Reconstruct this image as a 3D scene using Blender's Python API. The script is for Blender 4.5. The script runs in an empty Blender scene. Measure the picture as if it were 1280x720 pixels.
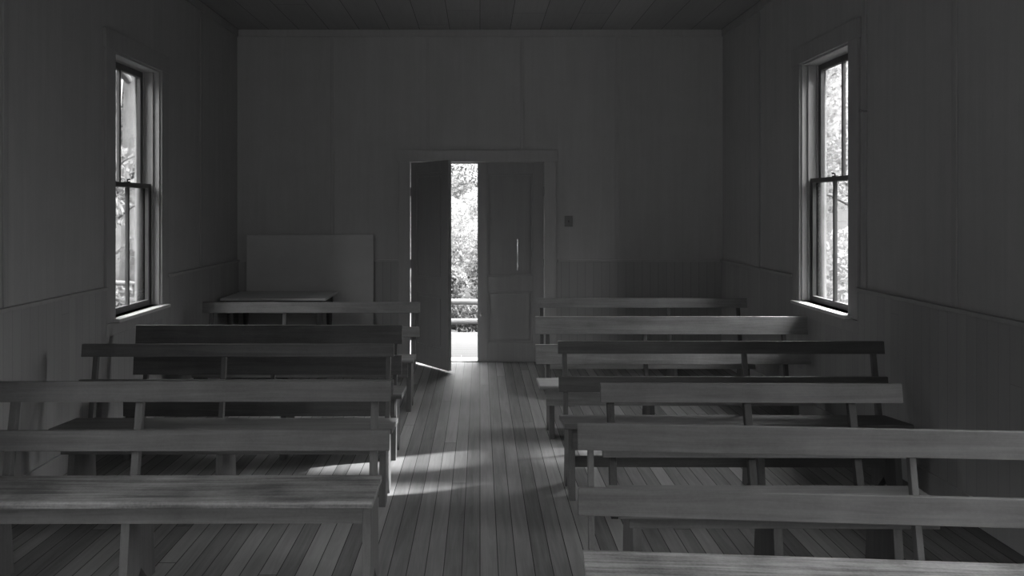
import bpy, bmesh, math, random
from mathutils import Vector, Matrix
R = math.radians
random.seed(7)
S = bpy.context.scene
COL = S.collection

# ------------------------------------------------------------------ node helpers
def new_mat(name):
    m = bpy.data.materials.new(name)
    m.use_nodes = True
    m.node_tree.nodes.clear()
    return m, m.node_tree

def nd(t, kind, ins=None, **kw):
    n = t.nodes.new(kind)
    for k, v in kw.items():
        setattr(n, k, v)
    if ins:
        for k, v in ins.items():
            if isinstance(v, bpy.types.NodeSocket):
                t.links.new(v, n.inputs[k])
            else:
                n.inputs[k].default_value = v
    return n

def math_n(t, op, a, b=None, c=None):
    ins = {0: a}
    if b is not None: ins[1] = b
    if c is not None: ins[2] = c
    return nd(t, 'ShaderNodeMath', ins, operation=op).outputs[0]

def ramp(t, fac, stops):
    n = nd(t, 'ShaderNodeValToRGB', {'Fac': fac})
    e = n.color_ramp.elements
    while len(e) < len(stops): e.new(0.5)
    for el, (p, v) in zip(e, stops):
        el.position = p
        el.color = (v, v, v, 1)
    return n.outputs['Color']

def finish(t, color, rough=0.6, normal=None, spec=0.4):
    b = nd(t, 'ShaderNodeBsdfPrincipled', {'Base Color': color, 'Roughness': rough, 'Specular IOR Level': spec})
    if normal is not None: t.links.new(normal, b.inputs['Normal'])
    o = nd(t, 'ShaderNodeOutputMaterial', {'Surface': b.outputs[0]})
    return b

def wood(name, lo, hi, axis='X', rough=0.55, fine=1.0, bump=0.25, spec=0.4, r0=0.34, r1=0.66):
    m, t = new_mat(name)
    tc = nd(t, 'ShaderNodeTexCoord').outputs['Object']
    info = nd(t, 'ShaderNodeObjectInfo').outputs['Random']
    off = nd(t, 'ShaderNodeCombineXYZ', {0: math_n(t, 'MULTIPLY', info, 31.0), 1: math_n(t, 'MULTIPLY', info, 17.0), 2: math_n(t, 'MULTIPLY', info, 11.0)}).outputs[0]
    add = nd(t, 'ShaderNodeVectorMath', {0: tc, 1: off}, operation='ADD').outputs[0]
    sc = {'X': (1.3, 28, 28), 'Y': (28, 1.3, 28), 'Z': (28, 28, 1.3)}[axis]
    sc = tuple(v * fine for v in sc)
    mp = nd(t, 'ShaderNodeMapping', {'Vector': add, 'Scale': sc}).outputs[0]
    n1 = nd(t, 'ShaderNodeTexNoise', {'Vector': mp, 'Scale': 1.0, 'Detail': 6.0, 'Roughness': 0.65, 'Distortion': 0.6}).outputs[0]
    n2 = nd(t, 'ShaderNodeTexNoise', {'Vector': add, 'Scale': 4.0, 'Detail': 4.0, 'Roughness': 0.6}).outputs[0]
    n3 = nd(t, 'ShaderNodeTexNoise', {'Vector': add, 'Scale': 90.0, 'Detail': 2.0}).outputs[0]
    s = math_n(t, 'ADD', math_n(t, 'MULTIPLY', n1, 0.6), math_n(t, 'MULTIPLY', n2, 0.4))
    s = math_n(t, 'ADD', s, math_n(t, 'MULTIPLY', math_n(t, 'SUBTRACT', n3, 0.5), 0.12))
    c = ramp(t, s, [(r0, lo), (r1, hi)])
    bp = nd(t, 'ShaderNodeBump', {'Strength': bump, 'Distance': 0.004, 'Height': n1}).outputs[0]
    rr = math_n(t, 'ADD', math_n(t, 'MULTIPLY', n2, 0.25), rough - 0.12)
    finish(t, c, rr, bp, spec)
    return m

def boards(name, width, length, lo, hi, gap, u='X', v='Y', rough=0.45, gapcol=0.02, spec=0.5, grain=1.0):
    """planks of a given width laid side by side along v, with staggered end joints"""
    m, t = new_mat(name)
    tc = nd(t, 'ShaderNodeTexCoord').outputs['Object']
    sp = nd(t, 'ShaderNodeSeparateXYZ', {0: tc}).outputs
    U, V = sp[u], sp[v]
    x = math_n(t, 'DIVIDE', U, width)
    idx = math_n(t, 'FLOOR', x)
    fx = math_n(t, 'FRACT', x)
    rnd = nd(t, 'ShaderNodeTexWhiteNoise', {'W': idx}, noise_dimensions='1D').outputs['Value']
    y = math_n(t, 'DIVIDE', math_n(t, 'ADD', V, math_n(t, 'MULTIPLY', rnd, length * 3.1)), length)
    idy = math_n(t, 'FLOOR', y)
    fy = math_n(t, 'FRACT', y)
    w2 = math_n(t, 'ADD', math_n(t, 'MULTIPLY', idx, 13.37), math_n(t, 'MULTIPLY', idy, 7.77))
    rb = nd(t, 'ShaderNodeTexWhiteNoise', {'W': w2}, noise_dimensions='1D').outputs['Value']
    sc = (30 * grain, 30 * grain, 30 * grain)
    k = {'X': 0, 'Y': 1, 'Z': 2}[v]
    sc = tuple(1.6 * grain if i == k else s for i, s in enumerate(sc))
    off = nd(t, 'ShaderNodeCombineXYZ', {0: math_n(t, 'MULTIPLY', rb, 9.0), 1: math_n(t, 'MULTIPLY', rb, 5.0), 2: rb}).outputs[0]
    add = nd(t, 'ShaderNodeVectorMath', {0: tc, 1: off}, operation='ADD').outputs[0]
    mp = nd(t, 'ShaderNodeMapping', {'Vector': add, 'Scale': sc}).outputs[0]
    n1 = nd(t, 'ShaderNodeTexNoise', {'Vector': mp, 'Scale': 1.0, 'Detail': 6.0, 'Roughness': 0.65, 'Distortion': 0.5}).outputs[0]
    n2 = nd(t, 'ShaderNodeTexNoise', {'Vector': tc, 'Scale': 2.2, 'Detail': 5.0, 'Roughness': 0.6}).outputs[0]
    s = math_n(t, 'ADD', math_n(t, 'MULTIPLY', n1, 0.45), math_n(t, 'MULTIPLY', n2, 0.25))
    s = math_n(t, 'ADD', s, math_n(t, 'MULTIPLY', rb, 0.30))
    c = ramp(t, s, [(0.25, lo), (0.75, hi)])
    g = gap / width
    ed = math_n(t, 'MINIMUM', fx, math_n(t, 'SUBTRACT', 1.0, fx))
    m1 = math_n(t, 'LESS_THAN', ed, g)
    ey = math_n(t, 'MINIMUM', fy, math_n(t, 'SUBTRACT', 1.0, fy))
    m2 = math_n(t, 'LESS_THAN', ey, gap / length)
    mk = math_n(t, 'MAXIMUM', m1, m2)
    cc = nd(t, 'ShaderNodeMixRGB', {'Fac': mk, 'Color1': c, 'Color2': (gapcol, gapcol, gapcol, 1)}).outputs[0]
    h = math_n(t, 'SUBTRACT', math_n(t, 'MULTIPLY', n1, 0.3), math_n(t, 'MULTIPLY', mk, 1.0))
    bp = nd(t, 'ShaderNodeBump', {'Strength': 0.35, 'Distance': 0.004, 'Height': h}).outputs[0]
    rr = math_n(t, 'ADD', math_n(t, 'MULTIPLY', n2, 0.3), rough - 0.15)
    finish(t, cc, rr, bp, spec)
    return m

def rough_plain(name, lo, hi, scale=5.0, rough=0.7, spec=0.3, bump=0.1):
    m, t = new_mat(name)
    tc = nd(t, 'ShaderNodeTexCoord').outputs['Object']
    n = nd(t, 'ShaderNodeTexNoise', {'Vector': tc, 'Scale': scale, 'Detail': 6.0, 'Roughness': 0.65}).outputs[0]
    c = ramp(t, n, [(0.3, lo), (0.7, hi)])
    bp = nd(t, 'ShaderNodeBump', {'Strength': bump, 'Distance': 0.01, 'Height': n}).outputs[0]
    finish(t, c, rough, bp, spec)
    return m

def leaf_mat(name, lo, hi):
    m, t = new_mat(name)
    g = nd(t, 'ShaderNodeNewGeometry').outputs['Random Per Island']
    c = ramp(t, g, [(0.0, lo), (1.0, hi)])
    d = nd(t, 'ShaderNodeBsdfDiffuse', {'Color': c}).outputs[0]
    tr = nd(t, 'ShaderNodeBsdfTranslucent', {'Color': c}).outputs[0]
    mx = nd(t, 'ShaderNodeMixShader', {0: 0.5, 1: d, 2: tr}).outputs[0]
    nd(t, 'ShaderNodeOutputMaterial', {'Surface': mx})
    return m

def glass_mat(name):
    m, t = new_mat(name)
    tc = nd(t, 'ShaderNodeTexCoord').outputs['Object']
    n = nd(t, 'ShaderNodeTexNoise', {'Vector': tc, 'Scale': 7.0, 'Detail': 3.0}).outputs[0]
    c = ramp(t, n, [(0.3, 0.86), (0.7, 0.95)])
    tr = nd(t, 'ShaderNodeBsdfTransparent', {'Color': c}).outputs[0]
    gl = nd(t, 'ShaderNodeBsdfGlossy', {'Color': (1, 1, 1, 1), 'Roughness': 0.03}).outputs[0]
    lw = nd(t, 'ShaderNodeLayerWeight', {'Blend': 0.08}).outputs['Fresnel']
    mx = nd(t, 'ShaderNodeMixShader', {0: lw, 1: tr, 2: gl}).outputs[0]
    nd(t, 'ShaderNodeOutputMaterial', {'Surface': mx})
    return m

M = {}
M['floor'] = boards('worn_floorboards', 0.086, 6.5, 0.09, 0.29, 0.0022, rough=0.6, gapcol=0.03, spec=0.15)
M['ceil'] = boards('ceiling_boards', 0.335, 2.3, 0.30, 0.40, 0.003, rough=0.7, gapcol=0.12, spec=0.2)
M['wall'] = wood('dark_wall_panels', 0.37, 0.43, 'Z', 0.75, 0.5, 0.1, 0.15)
M['wallend'] = wood('end_wall_panels', 0.47, 0.53, 'Z', 0.75, 0.5, 0.1, 0.15)  # lighter copy of the wall colour, makes up for weak light here
M['trimend'] = wood('end_wall_trim', 0.45, 0.51, 'Z', 0.65, 1.0, 0.15, 0.2)  # trim lightened with the end wall, missing light put into the colour
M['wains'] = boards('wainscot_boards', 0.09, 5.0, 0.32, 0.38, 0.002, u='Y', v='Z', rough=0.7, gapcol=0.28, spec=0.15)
M['wainsx'] = boards('wainscot_boards_far', 0.09, 5.0, 0.40, 0.46, 0.002, u='X', v='Z', rough=0.7, gapcol=0.28, spec=0.15)  # lighter wainscot copy to go with the lightened end wall
M['trim'] = wood('dark_trim_wood', 0.33, 0.39, 'Z', 0.65, 1.0, 0.15, 0.2)
M['jamb'] = wood('pale_jamb_paint', 0.34, 0.44, 'Z', 0.6, 0.7, 0.1, 0.3)
M['stool'] = wood('pale_sill_paint', 0.52, 0.62, 'Y', 0.5, 0.7, 0.1, 0.4)
M['sash'] = wood('sash_wood', 0.10, 0.15, 'Z', 0.6, 1.0, 0.1, 0.3)
M['white'] = rough_plain('white_exterior_paint', 0.55, 0.65, 9, 0.6)
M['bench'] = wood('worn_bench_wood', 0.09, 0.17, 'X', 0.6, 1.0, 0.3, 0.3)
M['benchhalflit'] = wood('half_lit_worn_bench_wood', 0.13, 0.26, 'X', 0.55, 1.0, 0.3, 0.35)  # worn bench wood, raised in colour to stand for window light
M['benchlit'] = wood('lit_worn_bench_wood', 0.19, 0.37, 'X', 0.5, 1.0, 0.3, 0.4)  # brightest bench wood copy, light on the far rails put into its colour
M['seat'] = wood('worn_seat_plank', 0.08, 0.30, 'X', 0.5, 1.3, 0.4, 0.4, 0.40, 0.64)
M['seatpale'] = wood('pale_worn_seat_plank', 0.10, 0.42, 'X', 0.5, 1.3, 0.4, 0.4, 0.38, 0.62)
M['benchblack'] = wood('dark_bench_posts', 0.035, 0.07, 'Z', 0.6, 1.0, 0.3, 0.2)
M['benchshaded'] = wood('shaded_bench_wood', 0.07, 0.13, 'X', 0.6, 1.0, 0.3, 0.3)  # darker bench wood copy, shade put into its colour
M['benchv'] = wood('worn_bench_posts', 0.08, 0.14, 'Z', 0.55, 1.0, 0.3, 0.35)
M['door'] = wood('dark_door_wood', 0.31, 0.36, 'Z', 0.6, 0.8, 0.15, 0.25)
M['board'] = rough_plain('grey_board', 0.55, 0.62, 2.5, 0.7, 0.25, 0.03)
M['table'] = wood('lit_tabletop_wood', 0.60, 0.74, 'X', 0.4, 0.7, 0.1, 0.5)  # top only, colour raised to stand for light falling on it
M['plate'] = rough_plain('dark_switch_plate', 0.22, 0.26, 20, 0.5, 0.3)
M['metal'] = rough_plain('dark_iron', 0.05, 0.08, 20, 0.45, 0.5)
M['glass'] = glass_mat('old_window_glass')
M['porch'] = boards('porch_boards', 0.14, 3.0, 0.065, 0.08, 0.003, u='Y', v='X', rough=0.8, gapcol=0.2, spec=0.1)
M['ground'] = rough_plain('dry_grass_ground', 0.025, 0.06, 1.2, 0.95, 0.05, 0.3)
M['bark'] = wood('tree_bark', 0.10, 0.20, 'Z', 0.9, 0.4, 0.8, 0.05)
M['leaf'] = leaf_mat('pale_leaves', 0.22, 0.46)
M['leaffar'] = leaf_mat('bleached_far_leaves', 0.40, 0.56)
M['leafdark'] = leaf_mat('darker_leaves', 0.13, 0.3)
M['log'] = wood('weathered_fence_wood', 0.15, 0.22, 'X', 0.85, 0.6, 0.4, 0.1)

# ------------------------------------------------------------------ mesh helpers
def box(bm, a, b, bev=0.0, mtx=None):
    a, b = Vector(a), Vector(b)
    lo = Vector(map(min, a, b)); hi = Vector(map(max, a, b))
    t = bmesh.new()
    r = bmesh.ops.create_cube(t, size=1.0)
    bmesh.ops.scale(t, vec=hi - lo, verts=t.verts)
    bmesh.ops.translate(t, vec=(lo + hi) / 2, verts=t.verts)
    if bev > 0:
        bmesh.ops.bevel(t, geom=t.edges[:], offset=bev, segments=2, affect='EDGES', profile=0.6)
    if mtx is not None: bmesh.ops.transform(t, matrix=mtx, verts=t.verts)
    merge(bm, t)

def merge(bm, t):
    me = bpy.data.meshes.new('tmp'); t.to_mesh(me); t.free()
    bm.from_mesh(me); bpy.data.meshes.remove(me)

def prism(bm, pts, axis, a, b, bev=0.0):
    """outline pts (2-D) extruded along axis from a to b"""
    t = bmesh.new()
    def P(p, s):
        return {'x': (s, p[0], p[1]), 'y': (p[0], s, p[1]), 'z': (p[0], p[1], s)}[axis]
    v1 = [t.verts.new(P(p, a)) for p in pts]
    v2 = [t.verts.new(P(p, b)) for p in pts]
    n = len(pts)
    t.faces.new(v1); t.faces.new(v2[::-1])
    for i in range(n):
        t.faces.new((v1[i], v2[i], v2[(i + 1) % n], v1[(i + 1) % n]))
    bmesh.ops.recalc_face_normals(t, faces=t.faces)
    if bev > 0:
        bmesh.ops.bevel(t, geom=t.edges[:], offset=bev, segments=2, affect='EDGES', profile=0.6)
    merge(bm, t)

def tube(bm, pts, rad, seg=10):
    t = bmesh.new()
    rings = []
    n = len(pts)
    for i, p in enumerate(pts):
        p = Vector(p)
        d = (Vector(pts[min(i + 1, n - 1)]) - Vector(pts[max(i - 1, 0)])).normalized()
        up = Vector((0, 0, 1)) if abs(d.z) < 0.9 else Vector((1, 0, 0))
        s = d.cross(up).normalized(); q = s.cross(d)
        r = rad[i] if isinstance(rad, (list, tuple)) else rad
        rings.append([t.verts.new(p + r * (math.cos(2 * math.pi * k / seg) * s + math.sin(2 * math.pi * k / seg) * q)) for k in range(seg)])
    for i in range(n - 1):
        for k in range(seg):
            f = t.faces.new((rings[i][k], rings[i][(k + 1) % seg], rings[i + 1][(k + 1) % seg], rings[i + 1][k]))
            f.smooth = True
    t.faces.new(rings[0][::-1]); t.faces.new(rings[-1])
    bmesh.ops.recalc_face_normals(t, faces=t.faces)
    merge(bm, t)

def obj(name, bm, mat, parent=None, label=None):
    me = bpy.data.meshes.new(name)
    bm.to_mesh(me); bm.free()
    me.materials.append(mat)
    o = bpy.data.objects.new(name, me)
    COL.objects.link(o)
    if parent: o.parent = parent
    if label: o['label'] = label
    return o

def tag(o, label, cat, group=None, kind=None):
    if label: o['label'] = label
    if cat: o['category'] = cat
    if group: o['group'] = group
    if kind: o['kind'] = kind
    return o

def thing(name, label, cat, loc, rz=0.0, group=None):
    o = bpy.data.objects.new(name, None)
    o.empty_display_size = 0.2
    COL.objects.link(o)
    o.location = loc; o.rotation_euler = (0, 0, rz)
    return tag(o, label, cat, group)

def struct(name, bm, mat, label=None):
    o = obj(name, bm, mat)
    o['kind'] = 'structure'
    if label: o['label'] = label; 
    return o

# ------------------------------------------------------------------ room shell
XW, YF, YB, ZC, T = 2.70, 8.90, -1.9, 3.70, 0.18
WIN = [  # side, y0, y1, z0, z1
    (+1, 5.82, 6.72, 0.935, 2.925), (-1, 5.88, 6.745, 0.90, 2.87),
    (+1, 2.20, 3.10, 0.93, 2.93), (-1, 2.20, 3.10, 0.90, 2.88),
    ]
DX0, DX1, DZ = -0.775, 0.715, 2.23

bm = bmesh.new(); box(bm, (-XW - T, YB - T, -0.12), (XW + T, YF + T, 0))
struct('floor', bm, M['floor'], 'worn narrow wooden floorboards running towards the door')
bm = bmesh.new(); box(bm, (-XW - T, YB - T, ZC), (XW + T, YF + T, ZC + 0.15))
struct('ceiling', bm, M['ceil'], 'wide board ceiling over the dark room')

def side_wall(s, name):
    ws = sorted([w for w in WIN if w[0] == s], key=lambda w: w[1])
    bm = bmesh.new()
    xa, xb = s * XW, s * (XW + T)
    y = YB - T
    for w in ws:
        box(bm, (xa, y, 0), (xb, w[1], ZC))
        box(bm, (xa, w[1], 0), (xb, w[2], w[3]))
        box(bm, (xa, w[1], w[4]), (xb, w[2], ZC))
        y = w[2]
    box(bm, (xa, y, 0), (xb, YF + T, ZC))
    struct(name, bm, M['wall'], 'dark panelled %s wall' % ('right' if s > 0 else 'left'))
side_wall(1, 'wall_right'); side_wall(-1, 'wall_left')
bm = bmesh.new()
box(bm, (-XW, YF, 0), (DX0, YF + T, ZC)); box(bm, (DX1, YF, 0), (XW, YF + T, ZC)); box(bm, (DX0, YF, DZ), (DX1, YF + T, ZC))
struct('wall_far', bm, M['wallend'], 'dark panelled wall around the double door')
bm = bmesh.new()
box(bm, (-XW, YB - T, 0), (-2.3, YB, ZC)); box(bm, (2.3, YB - T, 0), (XW, YB, ZC)); box(bm, (-2.3, YB - T, 2.9), (2.3, YB, ZC)); box(bm, (-2.3, YB - T, 0), (2.3, YB, .3))  # opening added and sized to let in soft frontal fill
struct('wall_back', bm, M['wall'], 'wall behind the viewer with a wide opening added for fill light')

# wainscot, battens, casings, baseboards
tn = [0]
def trim(bm, mat, label=None):
    tn[0] += 1
    return struct('trim_%d' % tn[0], bm, mat, label)
WZ = 1.12
def side_wainscot(s):
    ws = sorted([w for w in WIN if w[0] == s], key=lambda w: w[1])
    x0, x1 = s * XW, s * (XW - 0.018)
    bm = bmesh.new(); cap = bmesh.new()
    y = YB
    for w in ws:
        box(bm, (x0, y, 0), (x1, w[1] - 0.13, WZ)); box(cap, (x0, y, WZ), (s * (XW - 0.035), w[1] - 0.13, WZ + 0.025), 0.004)
        box(bm, (x0, w[1] - 0.13, 0), (x1, w[2] + 0.13, w[3] - 0.12))
        y = w[2] + 0.13
    box(bm, (x0, y, 0), (x1, YF, WZ)); box(cap, (x0, y, WZ), (s * (XW - 0.035), YF - 0.02, WZ + 0.025), 0.004)
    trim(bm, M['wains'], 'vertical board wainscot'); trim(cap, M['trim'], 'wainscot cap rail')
    bm = bmesh.new(); box(bm, (s * (XW - 0.018), YB, 0), (s * (XW - 0.036), YF - 0.02, 0.14), 0.004)
    o = struct('baseboard_%s' % ('right' if s > 0 else 'left'), bm, M['trim'])
    for y in ((4.54, 7.73, 5.6, 0.9) if s > 0 else (4.54, 7.73, 0.9)):
        bm = bmesh.new(); box(bm, (s * XW, y - 0.022, WZ + 0.025), (s * (XW - 0.012), y + 0.022, ZC - 0.09), 0.003)
        trim(bm, M['trim'], 'narrow batten over a wall panel joint')
    bm = bmesh.new(); box(bm, (s * XW, YB, ZC - 0.08), (s * (XW - 0.02), YF - 0.02, ZC), 0.004)
    trim(bm, M['trim'])
side_wainscot(1); side_wainscot(-1)
CW = 0.13
bm = bmesh.new(); cap = bmesh.new()
for a, b in ((-XW + 0.02, DX0 - CW), (DX1 + CW, XW - 0.02)):
    box(bm, (a, YF, 0), (b, YF - 0.018, WZ)); box(cap, (a + .02, YF, WZ), (b - .02 * (b > 2), YF - 0.035, WZ + 0.025), 0.004)
trim(bm, M['wainsx'], 'vertical board wainscot beside the door'); trim(cap, M['trimend'])
for x in (-1.64, -0.58, 0.47, 1.53):
    z0 = DZ + CW if DX0 - CW < x < DX1 + CW else WZ + 0.025
    bm = bmesh.new(); box(bm, (x - 0.02, YF, z0), (x + 0.02, YF - 0.010, ZC - 0.09), 0.003)
    trim(bm, M['trimend'], 'narrow batten on the door wall')
bm = bmesh.new(); box(bm, (-XW + .02, YF, ZC - 0.08), (XW - .02, YF - 0.02, ZC), 0.004); trim(bm, M['trimend'])
# door casing + jamb lining
bm = bmesh.new()
box(bm, (DX0 - CW, YF, 0), (DX0, YF - 0.03, DZ), 0.004); box(bm, (DX1, YF, 0), (DX1 + CW, YF - 0.03, DZ), 0.004)
box(bm, (DX0 - CW - 0.02, YF, DZ), (DX1 + CW + 0.02, YF - 0.035, DZ + CW), 0.004)
trim(bm, M['trimend'], 'wide casing around the double door')
bm = bmesh.new()
box(bm, (DX0 - .001, YF + 0.06, 0), (DX0 + 0.012, YF + T, DZ)); box(bm, (DX1 + .001, YF + 0.06, 0), (DX1 - 0.012, YF + T, DZ))
box(bm, (DX0, YF + 0.06, DZ - 0.012), (DX1, YF + T, DZ + .001))
trim(bm, M['jamb'], 'door jamb lining')

# added unseen roof over the landing, cuts sky light through the door
bm = bmesh.new()
y0_ = YF + T
box(bm, (-2.4, y0_, 3.02), (2.6, y0_ + 1.95, 3.12), 0.01)
for k in range(7): box(bm, (-2.34 + k * .8, y0_, 2.90), (-2.26 + k * .8, y0_ + 1.90, 3.02), 0.004)
box(bm, (-2.4, y0_ + 1.95, 2.98), (2.6, y0_ + 1.98, 3.14), 0.004)
struct('added_sky_shade', bm, M['log'], 'added boarded roof above the landing, unseen, blocking sky light at the door')

# ------------------------------------------------------------------ windows
def make_window(i, w):
    s, y0, y1, z0, z1 = w
    xi = XW                                           # inner wall plane
    def X(v): return s * v
    bm = bmesh.new()                                  # jamb box
    jt = 0.018
    for ya, yb in ((y0, y0 + jt), (y1 - jt, y1)):
        box(bm, (X(xi - 0.002), ya, z0), (X(xi + 0.185), yb, z1), 0.002)
    box(bm, (X(xi - 0.002), y0 + jt, z1 - jt), (X(xi + 0.185), y1 - jt, z1), 0.002)
    # stops
    for xa in (xi + 0.045, xi + 0.118):
        box(bm, (X(xa), y0 + jt, z0 + .01), (X(xa + 0.012), y0 + jt + 0.016, z1 - jt), 0.001)
        box(bm, (X(xa), y1 - jt - 0.016, z0 + .01), (X(xa + 0.012), y1 - jt, z1 - jt), 0.001)
    root = obj('window_%d' % i, bm, M['jamb'])
    root['kind'] = 'structure'
    root['label'] = 'tall two-over-two sash window in the %s wall' % ('right' if s > 0 else 'left')
    bm = bmesh.new()                                  # interior casing
    cw = 0.14
    box(bm, (X(xi), y0 - cw, z0 - 0.02), (X(xi - 0.022), y0 + 0.004, z1), 0.004)
    box(bm, (X(xi), y1 - 0.004, z0 - 0.02), (X(xi - 0.022), y1 + cw, z1), 0.004)
    box(bm, (X(xi), y0 - cw - 0.015, z1 - 0.004), (X(xi - 0.026), y1 + cw + 0.015, z1 + cw), 0.004)
    box(bm, (X(xi), y0 - cw, z0 - 0.12), (X(xi - 0.020), y1 + cw, z0 - 0.026), 0.004)
    obj('window_casing', bm, M['trim'], root)
    bm = bmesh.new()
    box(bm, (X(xi - 0.075), y0 - 0.05, z0 - 0.026), (X(xi + 0.09), y1 + 0.05, z0), 0.005)
    obj('window_sill', bm, M['stool'], root, 'pale window sill')
    bm = bmesh.new()
    prism(bm, [(X(xi + 0.09), z0 - 0.03), (X(xi + 0.23), z0 - 0.05), (X(xi + 0.23), z0 - 0.02), (X(xi + 0.09), z0 + 0.004)], 'y', y0 - 0.06, y1 + 0.06)
    box(bm, (X(xi + T), y0 - 0.11, z0 - .02), (X(xi + T + 0.03), y0, z1 + 0.12)); box(bm, (X(xi + T), y1, z0 - .02), (X(xi + T + 0.03), y1 + 0.11, z1 + 0.12))
    box(bm, (X(xi + T), y0, z1), (X(xi + T + 0.03), y1, z1 + 0.12))
    obj('exterior_casing', bm, M['white'], root, 'white painted outer casing')
    zm = z0 + (z1 - z0) * 0.505
    ym = (y0 + y1) / 2
    def sash(name, x, zb, zt, bot, top, lock=False):
        bm = bmesh.new()
        ya, yb = y0 + jt + .001, y1 - jt - .001
        st = 0.048
        box(bm, (X(x), ya, zb), (X(x + 0.034), ya + st, zt), 0.003); box(bm, (X(x), yb - st, zb), (X(x + 0.034), yb, zt), 0.003)
        box(bm, (X(x), ya + st, zb), (X(x + 0.034), yb - st, zb + bot), 0.003); box(bm, (X(x), ya + st, zt - top), (X(x + 0.034), yb - st, zt), 0.003)
        so = obj(name, bm, M['sash'], root)
        bm = bmesh.new()
        box(bm, (X(x + 0.004), ym - 0.013, zb + bot - .002), (X(x + 0.030), ym + 0.013, zt - top + .002), 0.003)
        obj('muntin', bm, M['sash'], so)
        for pa, pb in ((ya + st, ym - 0.013), (ym + 0.013, yb - st)):
            bm = bmesh.new()
            box(bm, (X(x + 0.016), pa - .003, zb + bot - .003), (X(x + 0.019), pb + .003, zt - top + .003))
            obj('pane', bm, M['glass'], so)
        if lock:
            bm = bmesh.new()
            box(bm, (X(x + 0.004), ym - 0.03, zt), (X(x + 0.03), ym + 0.03, zt + 0.008), 0.002)
            tube(bm, [(X(x + .017), ym, zt + .004), (X(x + .017), ym, zt + 0.022), (X(x + .010), ym + 0.03, zt + 0.026)], 0.007, 8)
            obj('sash_lock', bm, M['metal'], so)
        return so
    sash('lower_sash', xi + 0.066, z0 + 0.001, zm + 0.02, 0.048, 0.036, True)
    sash('upper_sash', xi + 0.134, zm - 0.016, z1 - jt - .001, 0.036, 0.05)
    return root
for i, w in enumerate(WIN): make_window(i + 1, w)

# ------------------------------------------------------------------ doors
LT = 0.042
def make_door(name, hinge, width, ang, sgn, label):
    """leaf built from hinge at x=0 to x=sgn*width; thickness outward (+y) when closed"""
    root = bpy.data.objects.new(name, None); COL.objects.link(root)
    root.location = hinge; root.rotation_euler = (0, 0, ang); root['kind'] = 'structure'; root['label'] = label
    zb, zt = (0.022 if ang else 0.0125), DZ - 0.013
    st = 0.11
    bm = bmesh.new()
    def BX(xa, za, xb, zb_, ya=0.0, yb=LT, bev=0.003, b=None):
        box(b if b else bm, (sgn * xa, ya, za), (sgn * xb, yb, zb_), bev)
    BX(0, zb, st, zt); BX(width - st, zb, width, zt)
    rails = [(zb, zb + 0.20), (0.80, 0.96), (zt - 0.12, zt)]
    for a, b_ in rails: BX(st, a, width - st, b_)
    obj('door_frame', bm, M['door'], root)
    for a, b_ in ((zb + 0.20, 0.80), (0.96, zt - 0.12)):
        bm = bmesh.new()
        if ang or a < 0.9:
            BX(st - .004, a - .004, width - st + .004, b_ + .004, 0.012, LT - 0.012, 0.0)
            BX(st + 0.04, a + 0.04, width - st - 0.04, b_ - 0.04, 0.005, LT - 0.005, 0.004)
        else:                                         # the closed leaf's upper panel has a thin split in it
            c0, c1, ze = 0.2800, 0.2856, 1.37
            for (xa, xb, za, zb2) in ((st - .004, c0, a - .004, b_ + .004), (c1, width - st + .004, a - .004, b_ + .004), (c0, c1, ze, b_ + .004), (c0, c1, a - .004, 1.02)):
                BX(xa, za, xb, zb2, 0.012, LT - 0.012, 0.0)
            for (xa, xb, za, zb2) in ((st + .04, c0, a + .04, b_ - .04), (c1, width - st - .04, a + .04, b_ - .04), (c0, c1, ze, b_ - .04)):
                BX(xa, za, xb, zb2, 0.005, LT - 0.005, 0.0)
        # moulding
        for xa, xb, za, zb2 in ((st, st + .018, a, b_), (width - st - .018, width - st, a, b_), (st, width - st, a, a + .018), (st, width - st, b_ - .018, b_)):
            BX(xa, za, xb, zb2, 0.003, LT - 0.003, 0.003)
        obj('door_panel', bm, M['door'], root)
    if not ang:
        bm = bmesh.new()
        x = sgn * (width - 0.04)
        tube(bm, [(x, 0, 0.53), (x, -0.012, 0.53), (x, -0.02, 0.53), (x, -0.034, 0.53), (x, -0.042, 0.53)], [0.010, 0.008, 0.016, 0.017, 0.008], 12)
        box(bm, (x - 0.018, -0.003, 0.47), (x + 0.018, 0.001, 0.59), 0.001)
        obj('latch', bm, M['door'], root)
    for z in (0.3, 1.1, 1.9):
        bm = bmesh.new()
        tube(bm, [(-sgn * 0.004, -0.005, z - .05), (-sgn * 0.004, -0.005, z + .05)], 0.006, 8)
        box(bm, (0, -0.003, z - .045), (sgn * 0.035, 0.0005, z + .045), 0.001)
        obj('hinge', bm, M['door'], root)
    return root
make_door('door_1', (-0.767, YF - 0.012, 0), 0.72, -math.atan2(0.57, 0.432), +1, 'open left leaf of the panelled double door')
make_door('door_2', (0.702, YF + 0.012, 0), 0.729, 0.0, -1, 'closed right leaf of the panelled double door')
bm = bmesh.new(); box(bm, (DX0, YF + 0.02, 0), (DX1, YF + T + 0.05, 0.012), 0.003); trim(bm, M['trim'], 'door threshold')

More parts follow.
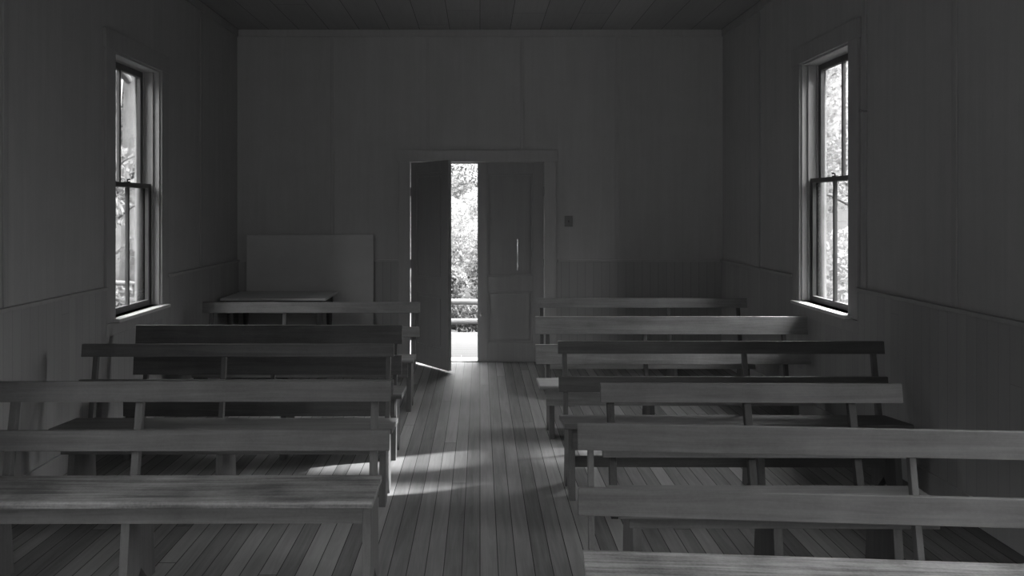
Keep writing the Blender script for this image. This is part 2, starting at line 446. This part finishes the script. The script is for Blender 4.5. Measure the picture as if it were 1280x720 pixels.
# ------------------------------------------------------------------ benches
def make_bench(label, group, x0, x1, yf, yb, z, zb, r1, r2, posts, legs, apron, pw=0.028, ang=0.0, mat='bench', seatx=None, seatmat=None, stretcher=False, postmat='benchv'):
    """x0 is the aisle-independent left end. r1/r2 = (y, z_low, z_high) of upper and lower back rail."""
    root = thing('bench', label, 'bench', (x0, yf, 0), ang, group)
    L = x1 - x0
    s0, s1 = seatx if seatx else (x0 + 0.012, x1 - 0.012)
    s0 -= x0; s1 -= x0
    yb -= yf
    B = M[mat]
    st = 0.028
    bm = bmesh.new()                                   # seat plank with rounded nose
    prism(bm, [(0, z - st), (yb, zb - st), (yb, zb), (0.012, z), (0.002, z - 0.006), (0, z - 0.012)], 'x', s0, s1, 0.003)
    obj('seat', bm, M[seatmat] if seatmat else B, root)
    bm = bmesh.new()
    ya = 0.045
    box(bm, (s0 + 0.05, ya, z - st - apron), (s1 - 0.05, ya + 0.022, z - st - 0.002), 0.003)
    obj('apron', bm, B, root)
    for (yy, zl, zh) in (r1, r2):
        yy -= yf
        lean = 0.012
        bm = bmesh.new()
        prism(bm, [(yy, zl), (yy + 0.022, zl), (yy + 0.022 + lean, zh), (yy + lean, zh)], 'x', 0, L, 0.003)
        obj('back_rail', bm, B, root)
    # posts sit behind the rails, leaning back
    yt = r1[0] - yf + 0.022; zt = r1[2] - 0.01
    y2 = r2[0] - yf + 0.022; z2 = r2[1]
    sl = (r1[0] + .012 - r2[0]) / (r1[2] - r2[1])
    def py(zz): return y2 + sl * (zz - z2) + 0.002
    zlo = z - 0.16
    for px in posts:
        px -= x0
        bm = bmesh.new()
        prism(bm, [(py(zlo) - .004, zlo), (py(zlo) + 0.04, zlo), (py(zt) + 0.028, zt), (py(zt) - .0, zt)], 'x', px - pw / 2, px + pw / 2, 0.003)
        obj('back_post', bm, M[postmat], root)
    for px in legs:
        px -= x0
        bm = bmesh.new()
        zt2 = min(z, zb) - st
        ztf = z - st
        # board leg, wider at the foot, with a notch cut out of the bottom edge
        f0, f1 = 0.02, yb - 0.01
        t0, t1 = ya + 0.024, yb - 0.05
        pts = [(f0, 0), (f0 + 0.075, 0), ((f0 + f1) / 2, 0.09), (f1 - 0.075, 0), (f1, 0), (t1, zt2 - .004), (t0, ztf - .006)]
        prism(bm, pts, 'x', px - 0.019, px + 0.019, 0.002)
        obj('leg', bm, M['benchv'], root)
    if stretcher:
        bm = bmesh.new()
        box(bm, (legs[0] - x0 - .018, yb * 0.5 - 0.012, 0.15), (legs[-1] - x0 + .018, yb * 0.5 + 0.012, 0.215), 0.003)
        obj('stretcher', bm, B, root)
    return root
GR, GL = 'wooden benches right of the aisle', 'wooden benches left of the aisle'
# right side, nearest first
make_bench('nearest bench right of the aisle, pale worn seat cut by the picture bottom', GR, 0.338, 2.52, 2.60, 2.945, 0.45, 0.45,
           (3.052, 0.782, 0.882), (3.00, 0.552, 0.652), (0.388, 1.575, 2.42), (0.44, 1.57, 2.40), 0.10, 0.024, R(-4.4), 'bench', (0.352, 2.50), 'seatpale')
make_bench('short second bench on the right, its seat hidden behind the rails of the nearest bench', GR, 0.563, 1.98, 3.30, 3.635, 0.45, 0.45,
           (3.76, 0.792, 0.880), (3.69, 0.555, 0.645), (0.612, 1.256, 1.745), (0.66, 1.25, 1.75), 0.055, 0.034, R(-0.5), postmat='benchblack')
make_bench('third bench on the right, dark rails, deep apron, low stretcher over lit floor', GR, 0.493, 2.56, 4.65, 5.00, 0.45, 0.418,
           (5.07, 0.786, 0.864), (5.02, 0.555, 0.649), (0.537, 1.68, 2.50), (0.54, 1.65, 2.45), 0.135, 0.030, R(-0.3), 'benchshaded', (0.493, 2.52), None, True)
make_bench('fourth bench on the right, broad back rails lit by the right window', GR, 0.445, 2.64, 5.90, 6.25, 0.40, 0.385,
           (6.45, 0.694, 0.836), (6.39, 0.465, 0.620), (0.545, 1.33, 2.45), (0.535, 1.28, 2.35), 0.13, 0.03, R(-0.2), 'benchlit', (0.44, 2.52))
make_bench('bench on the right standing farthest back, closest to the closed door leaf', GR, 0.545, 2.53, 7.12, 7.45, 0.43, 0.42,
           (7.57, 0.77, 0.86), (7.52, 0.56, 0.65), (0.583, 1.79, 2.45), (0.62, 1.75, 2.40), 0.13, 0.032, 0.0, 'benchlit')
# left side, nearest first
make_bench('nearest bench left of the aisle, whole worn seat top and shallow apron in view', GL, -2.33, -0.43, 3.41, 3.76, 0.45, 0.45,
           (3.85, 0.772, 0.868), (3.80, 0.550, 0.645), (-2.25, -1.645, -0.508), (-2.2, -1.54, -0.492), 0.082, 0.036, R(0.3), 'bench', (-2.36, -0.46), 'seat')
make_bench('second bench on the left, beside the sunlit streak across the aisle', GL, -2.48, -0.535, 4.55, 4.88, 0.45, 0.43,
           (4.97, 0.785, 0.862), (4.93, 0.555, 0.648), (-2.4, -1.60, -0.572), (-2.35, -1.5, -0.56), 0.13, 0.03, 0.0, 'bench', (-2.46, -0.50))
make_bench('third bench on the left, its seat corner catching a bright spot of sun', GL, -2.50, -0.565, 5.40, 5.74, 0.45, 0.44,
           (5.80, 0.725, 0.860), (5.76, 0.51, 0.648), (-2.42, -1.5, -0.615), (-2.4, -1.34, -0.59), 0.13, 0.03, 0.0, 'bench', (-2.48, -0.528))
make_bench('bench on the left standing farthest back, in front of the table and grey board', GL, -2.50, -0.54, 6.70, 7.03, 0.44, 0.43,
           (7.19, 0.770, 0.866), (7.14, 0.562, 0.65), (-2.42, -1.76, -0.59), (-2.4, -1.7, -0.60), 0.13, 0.032, 0.0, 'benchhalflit', (-2.48, -0.56))

# ------------------------------------------------------------------ table and board in the far left corner
tb = thing('table', 'small dark table with a pale-lit top in the far left corner behind the last bench', 'table', (-2.10, 8.46, 0))
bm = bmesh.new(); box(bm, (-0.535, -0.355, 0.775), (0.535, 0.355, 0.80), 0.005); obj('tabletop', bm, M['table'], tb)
bm = bmesh.new()
for a, b in (((-0.48, -0.30, 0.67), (0.48, -0.28, 0.774)), ((-0.48, 0.28, 0.67), (0.48, 0.30, 0.774)), ((-0.48, -0.28, 0.67), (-0.46, 0.28, 0.774)), ((0.46, -0.28, 0.67), (0.48, 0.28, 0.774))):
    box(bm, a, b, 0.002)
obj('table_apron', bm, M['benchv'], tb)
for sx in (-1, 1):
    for sy in (-1, 1):
        bm = bmesh.new()
        cx, cy = sx * 0.455, sy * 0.275
        tube(bm, [(cx, cy, 0), (cx, cy, 0.40), (cx, cy, 0.58), (cx, cy, 0.66)], [0.018, 0.026, 0.032, 0.032], 12)
        box(bm, (cx - .034, cy - .034, 0.64), (cx + .034, cy + .034, 0.774), 0.003)
        obj('leg', bm, M['benchv'], tb)
bm = bmesh.new()
mt = Matrix.Translation((-1.88, 8.838, 0.0)) @ Matrix.Rotation(R(-0.9), 4, 'X')
box(bm, (-0.70, -0.010, 0.0), (0.70, 0.010, 1.42), 0.003)
o = obj('display_board', bm, M['board'])
o.location = (-1.88, 8.838, 0.001); o.rotation_euler = (R(-0.9), 0, 0)
tag(o, 'large plain grey board leaning on the far wall behind the table', 'board')

# light switch and nail
sw = thing('light_switch', 'dark square light switch on the far wall right of the door', 'light switch', (0.985, YF, 1.57))
bm = bmesh.new(); box(bm, (-0.045, -0.009, -0.06), (0.045, 0, 0.06), 0.004); obj('switch_plate', bm, M['plate'], sw)
bm = bmesh.new(); box(bm, (-0.006, -0.022, -0.012), (0.006, -0.008, 0.010), 0.002); obj('toggle', bm, M['sash'], sw)
bm = bmesh.new(); tube(bm, [(XW - 0.045, 5.58, 2.39), (XW, 5.58, 2.385)], 0.005, 8); tube(bm, [(XW - 0.050, 5.58, 2.39), (XW - 0.045, 5.58, 2.39)], 0.012, 10)
tag(obj('wall_peg', bm, M['plate']), 'small dark peg on the right wall just right of the window top', 'peg')

# ------------------------------------------------------------------ outside
bm = bmesh.new()
NX = 60
for ix in range(NX):
    pass
t = bmesh.new()
bmesh.ops.create_grid(t, x_segments=50, y_segments=50, size=45)
for v in t.verts:
    x, y = v.co.x, v.co.y + 20
    v.co.y = y
    r = max(0, math.hypot(x, y - 4) - 9)
    v.co.z = -0.36 + 0.02 * r + 0.05 * math.sin(x * .7) * math.cos(y * .6) - (0.25 if abs(x) < 3.6 and -4 < y < 10 else 0)
merge(bm, t)
g = struct('ground', bm, M['ground'], 'grassy ground outside')
bm = bmesh.new(); box(bm, (-1.5, YF + T + 0.05, -0.16), (1.5, 11.3, -0.03), 0.01)
struct('porch', bm, M['porch'], 'sunlit board landing outside the door')

def ground_z(x, y):
    r = max(0, math.hypot(x, y - 4) - 9)
    return -0.36 + 0.02 * r - 0.06

def leaves(bm, c, rad, n, size, rng):
    for _ in range(n):
        while True:
            p = Vector((rng.uniform(-1, 1), rng.uniform(-1, 1), rng.uniform(-1, 1)))
            if 0.25 < p.length < 1: break
        p = Vector((p.x * rad[0], p.y * rad[1], p.z * rad[2])) + Vector(c)
        a = Vector((rng.gauss(0, 1), rng.gauss(0, 1), rng.gauss(0, 1))).normalized()
        b = a.orthogonal().normalized()
        b = Matrix.Rotation(rng.uniform(0, 6.28), 3, a) @ b
        d = a.cross(b)
        s = size * rng.uniform(0.6, 1.4)
        vs = [bm.verts.new(p + b * s), bm.verts.new(p + d * s * .5 + a * s * .12), bm.verts.new(p - b * s), bm.verts.new(p - d * s * .5 + a * s * .12)]
        bm.faces.new(vs)

def make_tree(name, label, x, y, h, tr, clusters, mat, size=0.05, group='trees outside the windows', cat='tree', bend=0.0, seed=1, dens=900, branches=5, bendy=0.0):
    rng = random.Random(seed)
    gz = ground_z(x, y)
    root = thing(name, label, cat, (x, y, gz), 0, group)
    bm = bmesh.new()
    pts = [(bend * (k / 5) ** 2, bendy * (k / 5) ** 2 + rng.uniform(-.05, .05), h * k / 5) for k in range(6)]
    tube(bm, [(0, 0, -0.15)] + pts[1:], [tr * 1.3] + [tr * (1 - 0.13 * k) for k in range(1, 6)], 12)
    obj('trunk', bm, M['bark'], root)
    for k in range(branches):
        zz = h * rng.uniform(0.35, 0.85); a = rng.uniform(0, 6.28); ln = rng.uniform(0.8, 1.8) * max(0.5, h / 6)
        b0 = Vector((bend * (zz / h) ** 2, bendy * (zz / h) ** 2, zz))
        bm = bmesh.new()
        tube(bm, [b0, b0 + Vector((math.cos(a) * ln * .5, math.sin(a) * ln * .5, ln * .25)), b0 + Vector((math.cos(a) * ln, math.sin(a) * ln, ln * .35))], [tr * .35, tr * .22, tr * .08], 8)
        obj('branch', bm, M['bark'], root)
    bm = bmesh.new()
    for (cx, cy, cz, rx, ry, rz) in clusters:
        leaves(bm, (cx, cy, cz), (rx, ry, rz), int(dens * max(.15, rx * ry * rz) ** 0.66), size, rng)
    obj('crown', bm, M[mat], root)
    return root

def crown(h, r, seed, n=7, lo=0.35):
    rng = random.Random(seed)
    return [(rng.uniform(-r, r) * .7, rng.uniform(-r, r) * .7, h * rng.uniform(lo, 1.0), r * rng.uniform(.45, .7), r * rng.uniform(.45, .7), r * rng.uniform(.35, .6)) for _ in range(n)]
# seen through the left window
make_tree('tree', 'thick-trunked grey tree close outside the left window', -6.15, 14.1, 7.0, 0.2, crown(7.0, 1.6, 3, 6, .74), 'leafdark', .06, seed=3)
make_tree('tree', 'leafy tree at the near edge of the left window view', -5.1, 10.9, 3.9, 0.06, crown(3.0, 0.75, 5, 9, .30), 'leafdark', .06, seed=5, bend=.2)
make_tree('tree', 'distant bushy tree farther behind the left window', -8.6, 21.0, 8.0, 0.2, crown(8.0, 2.6, 6, 12, .2), 'leafdark', .08, seed=6)
# seen through the right window
make_tree('tree', 'drooping tree whose grey leaves fill the lower right window', 6.4, 13.4, 4.6, 0.08, crown(4.6, 1.3, 11, 9, .2), 'leaf', .055, seed=11)
make_tree('tree', 'tall pale tree against the sky in the upper right window', 7.4, 18.2, 8.5, 0.15, crown(8.5, 2.0, 12, 9, .35), 'leaf', .07, seed=12)
make_tree('tree', 'distant tree farther behind the right window', 10.6, 25.0, 9.0, 0.2, crown(9, 3.0, 13, 12, .15), 'leaf', .09, seed=13)
# added out of view to block sky glow at the near right window
make_tree('tree', 'added dense round tree outside the near right window, unseen, blocking sky glow', 6.6, 3.6, 5.2, 0.16, [(0, 0, 4.2, 1.3, 1.7, 1.2), (0, .6, 3.2, 1.0, 1.3, 1.0), (0, -.7, 3.3, 1.0, 1.2, 1.0), (0, 0, 2.4, 1, 1.4, .9)], 'leafdark', .07, seed=51, dens=1500, branches=3)
# beyond the right wall, between the window and the low sun
make_tree('tree', 'leafy tree shading the right window from the low sun', 9.6, 6.72, 10.0, 0.29, [(0, 1.78, 6.95, .5, .95, .36), (0, 3.0, 10.2, 1.6, 1.6, 1.2)], 'leafdark', .07, seed=41, dens=2200, branches=0, bendy=3.0)
# seen through the door
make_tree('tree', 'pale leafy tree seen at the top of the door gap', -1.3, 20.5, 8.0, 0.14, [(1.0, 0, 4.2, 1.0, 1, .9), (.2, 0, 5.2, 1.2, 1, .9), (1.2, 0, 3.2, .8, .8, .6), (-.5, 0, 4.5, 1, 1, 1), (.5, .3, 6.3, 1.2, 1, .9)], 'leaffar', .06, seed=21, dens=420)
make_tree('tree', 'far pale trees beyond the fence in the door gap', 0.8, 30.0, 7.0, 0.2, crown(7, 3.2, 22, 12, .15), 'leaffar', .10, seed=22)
for k, (x, y, h, lab) in enumerate(((-0.78, 14.0, 1.35, 'leafy bush behind the log fence left in the door gap'), (0.45, 16.0, 1.75, 'leafy bush behind the log fence right in the door gap'), (-0.45, 18.3, 2.3, 'taller pale bush behind the other bushes in the door gap'))):
    make_tree('bush', lab, x, y, h * .8, 0.025, crown(h, 0.55 * h * .7, 30 + k, 8, .12), 'leafdark' if k < 2 else 'leaf', .045, 'bushes beyond the fence', 'bush', seed=30 + k, dens=2200, branches=4)

make_tree('bush', 'low dark bush just behind the rails of the log fence in the door gap', -0.35, 13.12, 0.5, 0.02, [(-.35, 0, .32, .36, .17, .28), (.1, 0, .38, .36, .17, .28), (.5, 0, .30, .3, .17, .26)], 'leafdark', .04, 'bushes beyond the fence', 'bush', seed=61, dens=3200, branches=3)
def make_fence(label, p0, p1, n, heights, group=None):
    p0, p1 = Vector(p0), Vector(p1)
    d = p1 - p0; ln = d.length; a = math.atan2(d.y, d.x)
    root = thing('rail_fence', label, 'fence', p0, a, group)
    rng = random.Random(int(ln * 10))
    for k in range(n):
        x = ln * k / (n - 1)
        bm = bmesh.new(); tube(bm, [(x, 0.09, -0.25), (x, 0.09, 0.5), (x, 0.09, heights[-1] + 0.12)], [0.07, 0.065, 0.06], 10)
        obj('post', bm, M['log'], root)
    for hz in heights:
        bm = bmesh.new()
        m = 9
        tube(bm, [(ln * j / m, rng.uniform(-.01, .01), hz + rng.uniform(-.025, .025)) for j in range(m + 1)], [0.042 + rng.uniform(-.006, .006) for _ in range(m + 1)], 10)
        obj('rail', bm, M['log'], root)
    return root
make_fence('weathered two-rail log fence beyond the landing outside the door', (-4.95, 12.6, -0.36), (3.45, 12.6, -0.36), 5, (0.31, 0.60))
make_fence('pale two-rail fence low in the left window', (-8.6, 13.1, -0.25), (-5.3, 12.8, -0.25), 3, (0.52, 0.76))

# ------------------------------------------------------------------ light
sd = bpy.data.lights.new('sun', 'SUN'); sd.energy = 16.0; sd.angle = R(0.9)
so = bpy.data.objects.new('sun', sd); COL.objects.link(so)
trav = Vector((-1, -0.34, -0.68 * 1.056))
so.rotation_euler = trav.to_track_quat('-Z', 'Y').to_euler()
so.location = (12, 12, 12)

W = bpy.data.worlds.new('sky'); S.world = W; W.use_nodes = True
t = W.node_tree; t.nodes.clear()
tc = nd(t, 'ShaderNodeTexCoord').outputs['Generated']
sp = nd(t, 'ShaderNodeSeparateXYZ', {0: tc}).outputs
ZEN, HOR = 13.0, 0.80
mr = nd(t, 'ShaderNodeMapRange', {'Value': sp['Z'], 'From Min': 0.20, 'From Max': 0.45, 'To Min': HOR, 'To Max': ZEN}, interpolation_type='SMOOTHSTEP').outputs[0]
side = math_n(t, 'ADD', 1.0, math_n(t, 'ADD', math_n(t, 'MULTIPLY', sp['X'], 0.2), math_n(t, 'MULTIPLY', math_n(t, 'MINIMUM', sp['Y'], 0.0), 0.25)))
SD = Vector((1, 0.34, 0.718)).normalized()
dt = nd(t, 'ShaderNodeVectorMath', {0: tc, 1: SD}, operation='DOT_PRODUCT').outputs['Value']
gl = math_n(t, 'MULTIPLY', math_n(t, 'POWER', math_n(t, 'MAXIMUM', dt, 0.0), 10.0), 20.0)      # bright haze round the sun
stg = math_n(t, 'ADD', math_n(t, 'MULTIPLY', mr, side), gl)
bg = nd(t, 'ShaderNodeBackground', {'Color': (1, 1, 1, 1), 'Strength': stg}).outputs[0]
nd(t, 'ShaderNodeOutputWorld', {'Surface': bg})
W.cycles.sampling_method = 'MANUAL'; W.cycles.sample_map_resolution = 512

def portal(loc, rot, sx, sy):
    l = bpy.data.lights.new('sky_portal', 'AREA'); l.shape = 'RECTANGLE'; l.size = sx; l.size_y = sy; l.cycles.is_portal = True
    o = bpy.data.objects.new('sky_portal', l); COL.objects.link(o); o.location = loc; o.rotation_euler = rot
for (s, y0, y1, z0, z1) in WIN:
    portal((s * (XW + 0.24), (y0 + y1) / 2, (z0 + z1) / 2), (R(90), 0, R(90 * s)), y1 - y0 + .1, z1 - z0 + .1)
portal((0, YB - T - .02, 1.6), (R(90), 0, 0), 4.6, 2.6)
portal((-.03, YF + T + .05, DZ / 2), (R(-90), 0, 0), 1.5, DZ)

# ------------------------------------------------------------------ camera
cd = bpy.data.cameras.new('camera'); cam = bpy.data.objects.new('camera', cd); COL.objects.link(cam)
cam.location = (0, 0, 1.70); cam.rotation_euler = (R(90), 0, 0)
cd.sensor_width = 36; cd.lens = 1000 / 1280 * 36
cd.shift_x = 40 / 1280; cd.shift_y = -98 / 1280
cd.clip_start = 0.02; cd.clip_end = 300
S.camera = cam
S.view_settings.view_transform = 'Standard'; S.view_settings.look = 'None'
S.view_settings.gamma = 1; S.view_settings.use_curve_mapping = False
S.view_settings.exposure = 0.06
S.cycles.max_bounces = 10; S.cycles.diffuse_bounces = 8; S.cycles.transparent_max_bounces = 16
S.cycles.use_denoising = True
S.cycles.caustics_reflective = False
